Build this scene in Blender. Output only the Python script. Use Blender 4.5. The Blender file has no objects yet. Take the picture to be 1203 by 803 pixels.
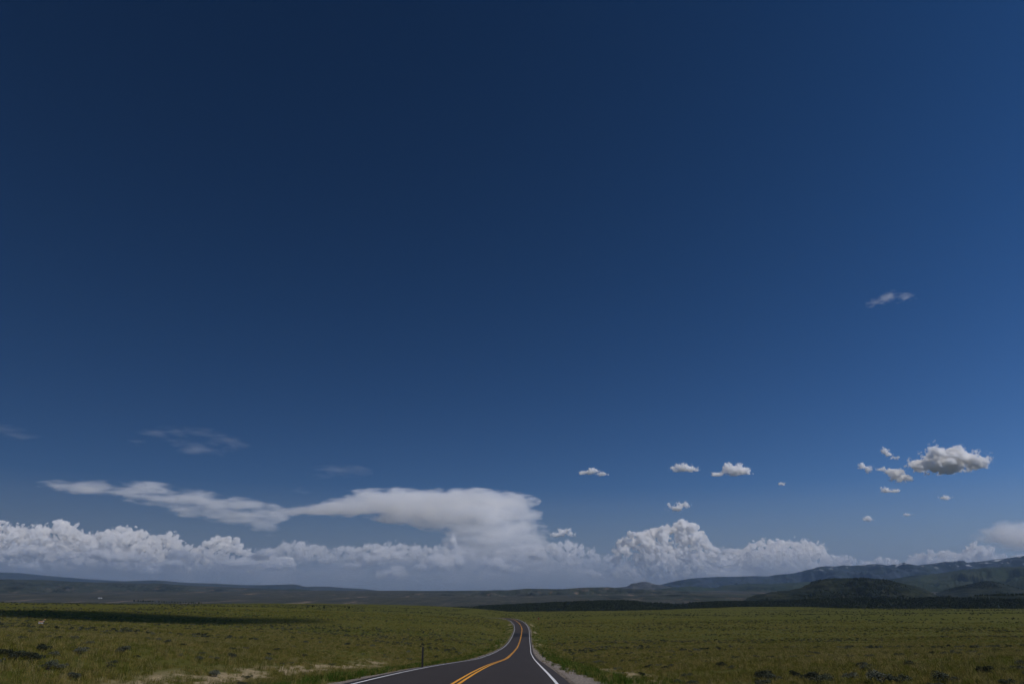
import bpy, bmesh, math, random
import numpy as np
from mathutils import Vector, Matrix

rng = np.random.default_rng(7)
random.seed(7)
S = bpy.context.scene
COL = S.collection
R = math.radians

# ------------------------------------------------------------------ camera
FPX, CX, CY, HOR = 803.0, 601.5, 401.5, 693.0      # focal length and frame of the photograph, row of the true horizon
PITCH = math.atan((HOR - CY) / FPX)
cam_data = bpy.data.cameras.new("camera")
cam = bpy.data.objects.new("camera", cam_data)
COL.objects.link(cam)
cam_data.sensor_width = 36.0
cam_data.lens = 36.0 * FPX / 1203.0
cam_data.clip_start = 0.1
cam_data.clip_end = 400000.0
cam.location = (0, 0, 0)
cam.rotation_euler = (R(90) + PITCH, 0, 0)
S.camera = cam
cp, sp = math.cos(PITCH), math.sin(PITCH)


def ray(px, py):
    """unit direction of the sight line through a point of the photograph"""
    u, v = (px - CX) / FPX, (CY - py) / FPX
    d = np.array([u, cp - v * sp, sp + v * cp])
    return d / np.linalg.norm(d)


def at(px, py, rng_h):
    """point at horizontal range rng_h along that sight line"""
    d = ray(px, py)
    return d * (rng_h / math.hypot(d[0], d[1]))


def azel(px, py):
    d = ray(px, py)
    return math.atan2(d[0], d[1]), d[2] / math.hypot(d[0], d[1])


# ------------------------------------------------------------------ light, sky, view
SUN_EL, SUN_AZ = R(52), R(136)                       # azimuth clockwise from +Y (the way the camera looks)
SUNV = np.array([math.sin(SUN_AZ) * math.cos(SUN_EL), math.cos(SUN_AZ) * math.cos(SUN_EL), math.sin(SUN_EL)])
sl = bpy.data.lights.new("sun", 'SUN')
sl.energy, sl.angle, sl.color = 5.0, R(0.53), (1.0, 0.935, 0.85)
so = bpy.data.objects.new("sun", sl)
COL.objects.link(so)
so.rotation_euler = Vector(SUNV).to_track_quat('Z', 'Y').to_euler()

SKY_CZ = -2.549
SKY_SAT, SKY_GAM, SKY_STR, SKY_K, SKY_LOW = 1.344, 0.75, 0.135, 1.732, (2.82, 3.78, 4.9, 1)
W = bpy.data.worlds.new("World")
S.world = W
W.use_nodes = True
nt = W.node_tree
nt.nodes.clear()
sky = nt.nodes.new('ShaderNodeTexSky')
sky.sky_type = 'NISHITA'
sky.sun_disc = False
sky.sun_elevation, sky.sun_rotation = SUN_EL, SUN_AZ
sky.altitude, sky.air_density, sky.dust_density, sky.ozone_density = 2100, 1.0, 0.1, 1.2

def wn(typ, **kw):
    n_ = nt.nodes.new(typ)
    for k_, v_ in kw.items(): setattr(n_, k_, v_)
    return n_
hs = wn('ShaderNodeHueSaturation')
hs.inputs['Saturation'].default_value = SKY_SAT
gm = wn('ShaderNodeGamma')
gm.inputs['Gamma'].default_value = SKY_GAM
bg = wn('ShaderNodeBackground')
bg.inputs['Strength'].default_value = SKY_STR
wo = wn('ShaderNodeOutputWorld')
tc = wn('ShaderNodeTexCoord')
# the clear mountain sky is deepest away from the sun and brightens towards it
dt = wn('ShaderNodeVectorMath', operation='DOT_PRODUCT')
dt.inputs[1].default_value = SUNV * SKY_K
zc = wn('ShaderNodeMath', operation='MAXIMUM')
zc.inputs[1].default_value = 0.0
za = wn('ShaderNodeMath', operation='MULTIPLY_ADD')
za.inputs[1].default_value = SKY_CZ
ex = wn('ShaderNodeMath', operation='MULTIPLY')
ex.inputs[1].default_value = 1.0
pw = wn('ShaderNodeMath', operation='EXPONENT')
vm = wn('ShaderNodeVectorMath', operation='SCALE')
nt.links.new(sky.outputs[0], hs.inputs['Color'])
nt.links.new(hs.outputs[0], gm.inputs['Color'])
nt.links.new(tc.outputs['Generated'], dt.inputs[0])
nt.links.new(zc.outputs[0], za.inputs[0])
nt.links.new(dt.outputs['Value'], za.inputs[2])
nt.links.new(za.outputs[0], ex.inputs[0])
nt.links.new(ex.outputs[0], pw.inputs[0])
nt.links.new(pw.outputs[0], vm.inputs['Scale'])
# thick summer air low over the horizon
sx = wn('ShaderNodeSeparateXYZ')
mr = wn('ShaderNodeMapRange', interpolation_type='SMOOTHSTEP')
mr.inputs['From Min'].default_value, mr.inputs['From Max'].default_value = 0.148, -0.03
mx = wn('ShaderNodeMix', data_type='RGBA')
mx.inputs[7].default_value = SKY_LOW
nt.links.new(tc.outputs['Generated'], sx.inputs[0])
nt.links.new(sx.outputs[2], mr.inputs['Value'])
nt.links.new(sx.outputs[2], zc.inputs[0])
nt.links.new(mr.outputs[0], mx.inputs[0])
tint = wn('ShaderNodeVectorMath', operation='MULTIPLY')
tint.inputs[1].default_value = (0.875, 1.195, 1.82)
nt.links.new(gm.outputs[0], tint.inputs[0])
nt.links.new(tint.outputs[0], mx.inputs[6])
nt.links.new(mx.outputs[2], vm.inputs[0])
# below the horizon there is only dim, shaded land
mg = wn('ShaderNodeMapRange', interpolation_type='SMOOTHSTEP')
mg.inputs['From Min'].default_value, mg.inputs['From Max'].default_value = -0.012, -0.05
mh = wn('ShaderNodeMix', data_type='RGBA')
mh.inputs[7].default_value = (0.45, 0.46, 0.40, 1)
nt.links.new(sx.outputs[2], mg.inputs['Value'])
nt.links.new(mg.outputs[0], mh.inputs[0])
nt.links.new(vm.outputs[0], mh.inputs[6])
nt.links.new(mh.outputs[2], bg.inputs['Color'])
nt.links.new(bg.outputs[0], wo.inputs['Surface'])

S.view_settings.view_transform = 'Standard'
S.view_settings.look = 'None'
S.view_settings.gamma = 1.0
S.view_settings.exposure = -0.80
S.render.engine = 'CYCLES'
cy = S.cycles
cy.use_adaptive_sampling = True
cy.adaptive_threshold = 0.04
cy.use_denoising = True
cy.denoiser = 'OPENIMAGEDENOISE'
cy.max_bounces = 26
cy.diffuse_bounces = 2
cy.glossy_bounces = 1
cy.transmission_bounces = 2
cy.transparent_max_bounces = 24
cy.volume_bounces = 26
cy.volume_step_rate = 0.3
cy.volume_max_steps = 512
cy.use_fast_gi = False
cy.sample_clamp_indirect = 6.0
S.render.film_transparent = False


# ------------------------------------------------------------------ naming and mesh helpers
def tag(o, label=None, cat=None, group=None, kind=None):
    if label: o["label"] = label
    if cat: o["category"] = cat
    if group: o["group"] = group
    if kind: o["kind"] = kind
    return o


def mesh_np(name, V, F, mat=None, smooth=True):
    """mesh from a vertex array and a face array (all faces with the same number of corners)"""
    V = np.asarray(V, dtype=np.float32)
    F = np.asarray(F, dtype=np.int32)
    me = bpy.data.meshes.new(name)
    n = F.shape[1]
    me.vertices.add(len(V))
    me.vertices.foreach_set("co", V.ravel())
    me.loops.add(F.size)
    me.loops.foreach_set("vertex_index", F.ravel())
    me.polygons.add(len(F))
    me.polygons.foreach_set("loop_start", np.arange(len(F), dtype=np.int32) * n)
    me.polygons.foreach_set("use_smooth", np.full(len(F), smooth))
    me.update(calc_edges=True)
    me.validate()
    if mat: me.materials.append(mat)
    return me


def link(name, me, parent=None, loc=None):
    o = bpy.data.objects.new(name, me)
    COL.objects.link(o)
    if parent: o.parent = parent
    if loc is not None: o.location = loc
    return o


def attr(me, name, arr):
    a = me.attributes.new(name, 'FLOAT', 'POINT')
    a.data.foreach_set("value", np.asarray(arr, dtype=np.float32))


def grid_faces(ni, nj, closed=False):
    i, j = np.meshgrid(np.arange(ni - 1), np.arange(nj - (0 if closed else 1)), indexing='ij')
    a = i * nj + j
    b = i * nj + (j + 1) % nj
    return np.stack([a, b, b + nj, a + nj], -1).reshape(-1, 4)


# ------------------------------------------------------------------ value noise
def _hash(ix, iy, seed):
    h = (ix.astype(np.int64) * 374761393 + iy.astype(np.int64) * 668265263 + seed * 974711) & 0xFFFFFFFF
    h = ((h ^ (h >> 13)) * 1274126177) & 0xFFFFFFFF
    return ((h ^ (h >> 16)) & 0xFFFF) / 65535.0


def vnoise(x, y, seed=0):
    ix, iy = np.floor(x), np.floor(y)
    fx, fy = x - ix, y - iy
    fx, fy = fx * fx * (3 - 2 * fx), fy * fy * (3 - 2 * fy)
    a, b = _hash(ix, iy, seed), _hash(ix + 1, iy, seed)
    c, d = _hash(ix, iy + 1, seed), _hash(ix + 1, iy + 1, seed)
    return (a + (b - a) * fx) * (1 - fy) + (c + (d - c) * fx) * fy - 0.5


def fbm(x, y, oct=4, seed=0, gain=0.5):
    s, a = 0, 1.0
    for k in range(oct):
        s = s + a * vnoise(x + 17.3 * k, y - 9.1 * k, seed + k)
        x, y, a = x * 2.03, y * 2.03, a * gain
    return s


def sstep(a, b, x):
    t = np.clip((x - a) / (b - a), 0, 1)
    return t * t * (3 - 2 * t)


# ------------------------------------------------------------------ material helpers
class NT:
    def __init__(self, name):
        self.m = bpy.data.materials.new(name)
        self.m.use_nodes = True
        self.t = self.m.node_tree
        self.t.nodes.clear()
        self.out = self.t.nodes.new('ShaderNodeOutputMaterial')

    def n(self, typ, ins=None, **kw):
        nd = self.t.nodes.new(typ)
        for k, v in kw.items(): setattr(nd, k, v)
        for k, v in (ins or {}).items():
            if hasattr(v, 'is_output') or isinstance(v, bpy.types.NodeSocket):
                self.t.links.new(v, nd.inputs[k])
            else:
                nd.inputs[k].default_value = v
        return nd

    def mix(self, f, a, b):
        nd = self.t.nodes.new('ShaderNodeMix')
        nd.data_type = 'RGBA'
        for k, v in ((0, f), (6, a), (7, b)):
            if isinstance(v, bpy.types.NodeSocket): self.t.links.new(v, nd.inputs[k])
            elif k == 0: nd.inputs[0].default_value = v
            else: nd.inputs[k].default_value = (*v, 1) if len(v) == 3 else v
        return nd.outputs[2]

    def ramp(self, f, stops):
        nd = self.t.nodes.new('ShaderNodeValToRGB')
        self.t.links.new(f, nd.inputs[0])
        el = nd.color_ramp.elements
        while len(el) < len(stops): el.new(0.5)
        for e, (p, c) in zip(el, stops):
            e.position = p
            e.color = (*c, 1) if not np.isscalar(c) else (c, c, c, 1)
        return nd.outputs[0]

    def noise(self, vec, scale, detail=4, rough=0.55, dist=0.0):
        return self.n('ShaderNodeTexNoise', {'Vector': vec, 'Scale': scale, 'Detail': detail, 'Roughness': rough, 'Distortion': dist}).outputs[0]

    def attr(self, name):
        return self.n('ShaderNodeAttribute', attribute_name=name).outputs['Fac']

    def math(self, op, a, b=0.0, c=0.0):
        nd = self.n('ShaderNodeMath', operation=op)
        for k, v in enumerate((a, b, c)):
            if isinstance(v, bpy.types.NodeSocket): self.t.links.new(v, nd.inputs[k])
            else: nd.inputs[k].default_value = v
        return nd.outputs[0]

    def bsdf(self, col, rough=0.9, spec=0.1, normal=None, **kw):
        ins = {'Base Color': col if isinstance(col, bpy.types.NodeSocket) else (*col, 1), 'Roughness': rough, 'Specular IOR Level': spec}
        ins.update(kw)
        b = self.n('ShaderNodeBsdfPrincipled', ins)
        if normal is not None: self.t.links.new(normal, b.inputs['Normal'])
        self.t.links.new(b.outputs[0], self.out.inputs['Surface'])
        return b

    def bump(self, h, strength=0.5, dist=0.1):
        return self.n('ShaderNodeBump', {'Height': h, 'Strength': strength, 'Distance': dist}).outputs[0]

    def pos(self):
        return self.n('ShaderNodeNewGeometry').outputs['Position']


# ------------------------------------------------------------------ terrain
_py = np.array([-200, -60, 0, 26, 47.6, 97.7, 150, 204, 250, 292, 331, 365, 400, 430, 470, 500, 540, 620, 800, 1200, 2000, 3000.])
_pz = np.array([1.0, 0.5, -1.5, -2.97, -4.5, -8.35, -11.7, -14.6, -16.5, -17.8, -18.5, -18.65, -18.6, -18.3, -17.95, -18.1, -18.9, -21.5, -25.5, -32.5, -38, -42.])
_gy = np.arange(-200, 3001, 1.0)
_gz = np.interp(_gy, _py, _pz)
_k = np.exp(-0.5 * (np.arange(-30, 31) / 9.0) ** 2)
_k /= _k.sum()
_gz = np.convolve(np.pad(_gz, 30, mode='edge'), _k, mode='valid')
_xy = np.array([-200, 0, 26, 47.6, 97, 145, 195, 304, 380, 415, 440, 470, 500, 540, 600, 700.])
_xx = np.array([-5.5, -2.35, -1.95, -1.7, -0.7, 0.1, 1.3, 3.6, 5.2, 5.0, 4.1, 2.2, -1.0, -7, -20, -50.])
_gx = np.convolve(np.pad(np.interp(_gy, _xy, _xx), 30, mode='edge'), _k, mode='valid')


def road_z(y): return np.interp(y, _gy, _gz)
def road_x(y): return np.interp(y, _gy, _gx)


HALF = 4.05     # half width of the asphalt


def ground_h(x, y):
    x, y = np.asarray(x, float), np.asarray(y, float)
    r = np.hypot(x, y)
    xc = road_x(y)
    d = np.abs(x - xc)
    lx, rx = np.clip(-x - 6, 0, None), np.clip(x - 6, 0, None)
    yy = np.hypot(np.clip(y, 0, None), 0.25 * np.maximum(lx, rx))
    plain = road_z(yy) + 9.0 * (1 - np.exp(-lx / 120.0)) + 0.0055 * lx * sstep(100, 900, r) + 5.0 * (1 - np.exp(-rx / 330.0)) + 0.0015 * rx
    near = sstep(7, 40, d)
    plain = plain + near * (0.5 * fbm(x / 45, y / 45, 3, 3) + 2.6 * fbm(x / 260, y / 260, 3, 5) * sstep(120, 500, r)) + 0.10 * fbm(x / 3, y / 3, 3, 9) * sstep(5.2, 9, d)
    far = np.interp(r, [0, 1800, 2300, 3900, 5600, 8500, 11000, 16000, 24000, 60000], [-75, -80, -98, -98, -70, -34, -18, -20, -30, -40])
    far = np.where(r > 1e9, 0, far)
    far = far + 26 * fbm(x / 1500, y / 1500, 5, 21) * sstep(2200, 9000, r)
    edge = 1500 + 350 * vnoise(np.arctan2(x, y) * 6, r * 0 + 3, 4)
    s = sstep(edge - 250, edge + 800, r)
    h = plain * (1 - s) + far * s
    # road bed: a low embankment with shallow ditches
    rz = road_z(y)
    onroad = (1 - sstep(560, 640, y))
    bed = np.where(d < HALF + 0.15, -0.16, np.where(d < HALF + 1.3, -0.04 - 0.11 * (d - HALF), -0.17 - 0.55 * sstep(HALF + 1.3, 9.2, d)))
    w = (1 - sstep(7.5, 22, d)) * onroad
    return h * (1 - w) + (rz + bed) * w


# ground sheet: rings round the origin, finer where the photograph looks
az_f = np.arange(-47, 47.001, 0.14)
az_c = np.concatenate([np.arange(47.5, 180, 2.5), np.arange(-180, -47, 2.5)])
azs = np.radians(np.sort(np.concatenate([az_f, az_c])))
rs = np.concatenate([[0.5, 2, 4, 6, 8, 10, 12], 13.5 * 1.0145 ** np.arange(0, 590)])
rs = rs[rs < 44000]
RR, AA = np.meshgrid(rs, azs, indexing='ij')
GX, GY = RR * np.sin(AA), RR * np.cos(AA)
GZ = ground_h(GX, GY)
Vg = np.stack([GX, GY, GZ], -1).reshape(-1, 3)

m = NT("ground_cover")
p = m.pos()
big = m.noise(p, 0.006, 5, 0.6)
mid = m.noise(p, 0.06, 5, 0.65)
fin = m.noise(p, 1.1, 5, 0.7)
stretch = m.n('ShaderNodeMapping', {'Vector': p, 'Scale': (0.0035, 0.02, 0.0)}).outputs[0]
band = m.noise(stretch, 1.0, 5, 0.6, 0.4)
g1 = m.ramp(mid, [(0.3, (0.058, 0.068, 0.012)), (0.5, (0.085, 0.086, 0.017)), (0.72, (0.115, 0.098, 0.028))])
g2 = m.ramp(band, [(0.35, (0.050, 0.062, 0.012)), (0.5, (0.078, 0.080, 0.017)), (0.66, (0.104, 0.094, 0.026))])
gcol = m.mix(0.55, g1, g2)
gcol = m.mix(m.ramp(fin, [(0.35, 0.0), (0.75, 0.6)]), gcol, (0.042, 0.048, 0.012))
# dry sage flats and pale badlands beyond the green plain
p2 = m.n('ShaderNodeMapping', {'Vector': p, 'Scale': (0.006, 0.0009, 0.0)}).outputs[0]
bl = m.noise(p2, 1.0, 8, 0.68, 0.3)
bl2 = m.noise(m.n('ShaderNodeMapping', {'Vector': p, 'Scale': (0.010, 0.0018, 0.0)}).outputs[0], 1.0, 7, 0.7)
sage = m.ramp(bl2, [(0.3, (0.024, 0.029, 0.025)), (0.5, (0.044, 0.047, 0.038)), (0.7, (0.070, 0.066, 0.053))])
sage = m.mix(m.ramp(bl, [(0.58, 0.0), (0.68, 0.75)]), sage, (0.27, 0.205, 0.16))
gcol = m.mix(m.attr("sage"), gcol, sage)
dirt = m.ramp(m.noise(p, 3.0, 6, 0.7), [(0.3, (0.15, 0.118, 0.062)), (0.55, (0.30, 0.24, 0.14)), (0.75, (0.42, 0.34, 0.22))])
gcol = m.mix(m.attr("dirt"), gcol, dirt)
grav = m.ramp(m.n('ShaderNodeTexVoronoi', {'Vector': p, 'Scale': 16.0}).outputs['Color'], [(0.2, (0.09, 0.08, 0.072)), (0.5, (0.17, 0.15, 0.13)), (0.85, (0.34, 0.285, 0.23))])
gcol = m.mix(m.attr("gravel"), gcol, grav)
m.bsdf(gcol, 0.95, 0.05, m.bump(m.noise(p, 5, 5, 0.7), 0.5, 0.15))
MAT_GROUND = m.m

me = mesh_np("ground", Vg, grid_faces(len(rs), len(azs), closed=True), MAT_GROUND)
fx, fy = GX.ravel(), GY.ravel()
fr = np.hypot(fx, fy)
off = fx - road_x(fy)


def dirt_mask(x, y):
    o = x - road_x(y)
    n1, n2 = fbm(x / 0.7, y / 1.6, 4, 31), fbm(x / 9, y / 14, 3, 33)
    left = np.exp(-((o + 13.0 + 1.5 * n2) / (1.35 + 0.5 * n2)) ** 2) * sstep(96, 66, y) * sstep(20, 27, y)
    right = np.exp(-((o - 9.4 - 0.9 * n2) / 1.15) ** 2) * sstep(78, 68, y) * sstep(24, 30, y)
    # bare spots on the banks of the road further on
    spots = sstep(0.10, 0.30, fbm(x / 5, y / 9, 3, 37)) * sstep(5, 5.6, np.abs(o)) * sstep(8.5, 6.2, np.abs(o)) * sstep(120, 190, y) * sstep(470, 420, y)
    return np.clip(np.maximum(np.maximum(left, right) * (0.95 + 2.4 * n1), 0.9 * spots), 0, 1)


def gravel_mask(x, y):
    a = np.abs(x - road_x(y))
    n = fbm(x / 0.8, y / 0.8, 3, 41)
    wd = np.where(x > road_x(y), 1.0, 0.7) * sstep(240, 110, y) + 0.2
    return sstep(HALF + wd + 0.35 + 0.7 * n, HALF + wd + 0.7 * n, a) * sstep(600, 540, y)


attr(me, "dirt", dirt_mask(fx, fy))
attr(me, "gravel", gravel_mask(fx, fy))
attr(me, "sage", sstep(1500, 2300, fr))
tag(link("ground", me), kind="structure")

# ------------------------------------------------------------------ road and painted lines
ys = np.concatenate([np.arange(-60, 120, 1.0), np.arange(120, 600, 2.0)])


def ribbon(name, o0, o1, lift, mat, nacross=2, skirt=0.0, y0=-60, y1=600, wob=0.0):
    yy = ys[(ys >= y0) & (ys <= y1)]
    xc, zc = road_x(yy), road_z(yy)
    dx = np.gradient(xc, yy)
    nx, ny = 1 / np.sqrt(1 + dx * dx), -dx / np.sqrt(1 + dx * dx)
    offs = list(np.linspace(o0, o1, nacross))
    low = [0.0] * nacross
    if skirt:
        offs = [o0 - 0.12] + offs + [o1 + 0.12]
        low = [-skirt] + low + [-skirt]
    V = []
    for o, l in zip(offs, low):
        oo = o + wob * fbm(yy / 1.5, yy * 0 + o, 3, 51)
        V.append(np.stack([xc + nx * oo, yy + ny * oo, zc + lift + l - 0.012 * np.abs(oo)], -1))
    V = np.stack(V, 1)
    return mesh_np(name, V.reshape(-1, 3), grid_faces(len(yy), len(offs)), mat)


m = NT("asphalt")
p = m.pos()
n1 = m.noise(p, 0.35, 5, 0.6)
sp_ = m.n('ShaderNodeMapping', {'Vector': p, 'Scale': (1.2, 0.02, 0.0)}).outputs[0]
n2 = m.noise(sp_, 1.0, 4, 0.6)
n3 = m.noise(p, 60, 3, 0.7)
c = m.ramp(m.math('ADD', m.math('MULTIPLY', n1, 0.5), m.math('MULTIPLY', n2, 0.5)), [(0.3, (0.0255, 0.0200, 0.0170)), (0.7, (0.0405, 0.0325, 0.0275))])
c = m.mix(m.ramp(n3, [(0.45, 0.0), (0.75, 0.5)]), c, (0.08, 0.068, 0.058))
c = m.mix(m.attr("dark_stretch"), c, (0.007, 0.007, 0.007))
m.bsdf(c, 0.75, 0.25, m.bump(n3, 0.3, 0.01))
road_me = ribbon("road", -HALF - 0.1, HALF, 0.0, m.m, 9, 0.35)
co = np.empty(len(road_me.vertices) * 3, np.float32)
road_me.vertices.foreach_get("co", co)
ry = co.reshape(-1, 3)[:, 1]
attr(road_me, "dark_stretch", 0.95 * sstep(306, 312, ry) * sstep(346, 338, ry))  # one stretch of the road is darker across its full width
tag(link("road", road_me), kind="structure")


def paint(name, col, wear):
    m = NT(name)
    p = m.pos()
    w = m.ramp(m.noise(p, 14, 5, 0.7), [(0.30, wear), (0.48, 0.0)])
    c = m.mix(w, col, (0.07, 0.066, 0.063))
    m.bsdf(c, 0.6, 0.3)
    return m.m


WHITE, YELLOW = paint("white_road_paint", (0.74, 0.74, 0.73), 0.6), paint("yellow_road_paint", (0.80, 0.36, 0.022), 0.45)
for nm, a, b, mt in (("white_edge_line", -3.78, -3.66, WHITE), ("white_edge_line", 3.50, 3.62, WHITE),
                     ("yellow_centre_line", -0.17, -0.055, YELLOW), ("yellow_centre_line", 0.055, 0.17, YELLOW)):
    tag(link(nm, ribbon(nm, a, b, 0.006, mt, 2, 0, wob=0.008)), kind="structure")

# ------------------------------------------------------------------ hills: each range its own piece of terrain at its own distance
def hill_mat(name, cols, pale=None, tree=None, snow=False, scale=0.004, tscale=0.02, tcut=(0.5, 0.6)):
    m = NT(name)
    p = m.pos()
    pz = m.n('ShaderNodeMapping', {'Vector': p, 'Scale': (1, 0.3, 2.5)}).outputs[0]
    n = m.noise(pz, scale, 7, 0.62, 0.4)
    c = m.ramp(n, [(0.32, cols[0]), (0.5, cols[1]), (0.68, cols[2])])
    if pale:
        c = m.mix(m.ramp(m.noise(pz, scale * 1.7, 7, 0.7, 0.6), [(0.56, 0.0), (0.68, 0.8)]), c, pale)
    if tree:
        t = m.ramp(m.noise(pz, tscale, 5, 0.7), [(tcut[0], 0.0), (tcut[1], 1.0)])
        c = m.mix(t, c, tree)
    if snow:
        z = m.n('ShaderNodeSeparateXYZ', {'Vector': p}).outputs[2]
        hgt = m.n('ShaderNodeMapRange', {'Value': z, 'From Min': 420.0, 'From Max': 900.0}).outputs[0]
        s = m.math('MULTIPLY', m.ramp(m.noise(pz, 0.0042, 6, 0.6, 0.5), [(0.605, 0.0), (0.64, 0.85)]), m.ramp(hgt, [(0.2, 0.0), (0.7, 1.0)]))
        c = m.mix(s, c, (0.74, 0.76, 0.8))
    m.bsdf(c, 0.95, 0.03)
    return m.m


def ridge(name, line, D, front, back, mat, seed, bumps=0.12, rough=0.0, low=-140.0, step=0.06, nr=46, gully=0.25, crest=0.55, power=1.0, wob=0.25):
    """a range of hills whose crest lies along the given skyline (column, row) at range D (one value, or one per point)"""
    A = np.array([azel(x, y) for x, y in line])
    Ds = np.full(len(line), float(D)) if np.isscalar(D) else np.array(D, float)
    a = np.arange(A[0, 0], A[-1, 0], R(step))
    el = np.interp(a, A[:, 0], A[:, 1])
    Dc = np.interp(a, A[:, 0], Ds)
    k = np.exp(-0.5 * (np.arange(-8, 9) / 2.2) ** 2); k /= k.sum()
    el = np.convolve(np.pad(el, 8, mode='edge'), k, 'valid')
    # the crest wanders in depth, as a real one does
    Dc = Dc * (1 + wob * 0.35 * fbm(a * 14, a * 0 + seed, 3, seed))
    h = el * Dc
    t = np.concatenate([np.linspace(-1, 0, nr), np.linspace(0, 1, nr // 2)[1:]])
    T, AA = np.meshgrid(t, a, indexing='ij')
    RRR = Dc[None] + np.where(T < 0, T * front, T * back)
    X, Y = RRR * np.sin(AA), RRR * np.cos(AA)
    f = (1 - np.abs(T)) ** power
    f = f * f * (3 - 2 * f) * crest + f * (1 - crest)
    hh = np.maximum(h - low, 5)[None]
    ws = D if np.isscalar(D) else Ds.mean()
    g = np.abs(fbm(X / (ws * 0.035), Y / (ws * 0.09), 5, seed + 3)) * 2 - 0.35
    b = fbm(X / (ws * 0.10), Y / (ws * 0.10), 5, seed + 9)
    bell = 4 * f * (1 - f)
    Z = low + hh * f + hh * bell * (bumps * b * 2 - gully * g) + rough * fbm(X / 160, Y / 160, 3, seed + 5) * f
    V = np.stack([X, Y, Z], -1).reshape(-1, 3)
    me = mesh_np(name, V, grid_faces(len(t), len(a)), mat)
    return tag(link(name, me), kind="structure"), (X, Y, Z, T)


SAGE3 = ((0.0224, 0.0296, 0.0240), (0.0374, 0.0455, 0.0374), (0.0549, 0.0597, 0.0520))
GREEN3 = ((0.0174, 0.0264, 0.0153), (0.0269, 0.0368, 0.0212), (0.0382, 0.0443, 0.0294))
DARK3 = ((0.0176, 0.0224, 0.0144), (0.0272, 0.0320, 0.0192), (0.0440, 0.0440, 0.0272))
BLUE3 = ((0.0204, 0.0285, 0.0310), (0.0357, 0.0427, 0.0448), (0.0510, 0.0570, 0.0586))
JUN = (0.012, 0.017, 0.011)
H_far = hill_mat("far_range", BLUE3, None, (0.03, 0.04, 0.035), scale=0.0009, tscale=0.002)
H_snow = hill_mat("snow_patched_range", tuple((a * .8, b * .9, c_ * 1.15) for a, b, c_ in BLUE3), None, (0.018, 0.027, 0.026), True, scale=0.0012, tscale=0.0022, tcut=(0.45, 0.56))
H_sage = hill_mat("sage_hills", SAGE3, (0.15, 0.112, 0.088), (0.017, 0.022, 0.020), scale=0.0035, tscale=0.0045, tcut=(0.53, 0.62))
H_green = hill_mat("green_foothills", GREEN3, None, (0.022, 0.032, 0.018), scale=0.0018, tscale=0.003, tcut=(0.52, 0.64))
H_dark = hill_mat("juniper_hill", DARK3, None, JUN, scale=0.006, tscale=0.02, tcut=(0.42, 0.55))  # juniper cover; its dark tone also stands in for cloud shadow on the mesa
H_rock = hill_mat("rock_hill", ((0.03, 0.034, 0.036), (0.06, 0.062, 0.062), (0.10, 0.098, 0.094)), None, (0.03, 0.035, 0.03), scale=0.003, tscale=0.006)

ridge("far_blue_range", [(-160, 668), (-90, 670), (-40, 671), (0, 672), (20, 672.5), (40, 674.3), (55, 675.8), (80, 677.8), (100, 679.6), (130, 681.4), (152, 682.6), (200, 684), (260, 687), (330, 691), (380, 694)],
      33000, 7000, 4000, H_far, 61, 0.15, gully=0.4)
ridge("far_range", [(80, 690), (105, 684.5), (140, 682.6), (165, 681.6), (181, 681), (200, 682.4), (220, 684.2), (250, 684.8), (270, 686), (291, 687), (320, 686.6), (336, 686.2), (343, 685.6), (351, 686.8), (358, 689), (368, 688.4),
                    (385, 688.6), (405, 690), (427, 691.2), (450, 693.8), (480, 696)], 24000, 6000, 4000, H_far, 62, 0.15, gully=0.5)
ridge("sage_slope", [(-160, 678), (-60, 679.5), (0, 680), (50, 680.6), (90, 683), (130, 684), (180, 685), (240, 688), (300, 690.5), (360, 693), (440, 695.5), (520, 697)],
      14500, 7000, 4000, H_sage, 63, 0.2, gully=0.5, low=-120)
ridge("small_dark_hill", [(312, 697), (322, 694.4), (331, 692.6), (340, 691.7), (352, 691.9), (366, 693), (376, 695), (390, 697)], 12500, 900, 900, H_green, 64, 0.1, low=-120, nr=24)
ridge("sage_ridge", [(395, 697), (430, 695), (448, 694), (480, 694), (520, 693.6), (542, 693.3), (575, 693), (584, 692.6), (596, 692.8), (607, 691.8), (621, 690.8), (640, 691.2), (659, 691.6), (675, 690.4), (688, 689.5), (706, 689.4), (730, 690.4), (752, 691.4), (790, 693), (840, 696)],
      10500, 5200, 2600, H_sage, 65, 0.2, gully=0.55, low=-120)
ridge("rocky_knob", [(700, 693), (718, 690.4), (733, 688.8), (738, 688), (742, 684.6), (747, 684.6), (753, 683), (758, 682.6), (763, 683.6), (768, 685.8), (778, 686.8), (790, 689.5), (808, 693)], 17500, 1500, 1500, H_rock, 66, 0.2, gully=0.3, low=-120, step=0.04)
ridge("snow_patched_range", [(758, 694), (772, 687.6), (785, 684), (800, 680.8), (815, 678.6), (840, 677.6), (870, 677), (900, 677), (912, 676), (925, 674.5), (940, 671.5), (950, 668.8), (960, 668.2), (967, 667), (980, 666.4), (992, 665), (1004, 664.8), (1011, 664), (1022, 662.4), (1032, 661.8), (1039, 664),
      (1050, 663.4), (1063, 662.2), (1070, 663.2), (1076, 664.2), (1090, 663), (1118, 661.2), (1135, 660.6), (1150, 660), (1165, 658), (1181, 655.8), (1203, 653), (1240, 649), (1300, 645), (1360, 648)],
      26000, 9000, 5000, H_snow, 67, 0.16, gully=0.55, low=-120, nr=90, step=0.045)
ridge("blue_foothills", [(740, 697), (768, 692), (790, 689.6), (810, 688), (838, 690), (850, 687.4), (880, 684.6), (905, 686), (925, 684.4), (945, 683), (965, 682.5), (990, 681.5), (1015, 680), (1040, 680.5), (1058, 679.5), (1080, 681), (1110, 684), (1160, 690)],
      16500, 3500, 2500, H_green, 68, 0.24, gully=0.5, low=-120)
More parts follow.
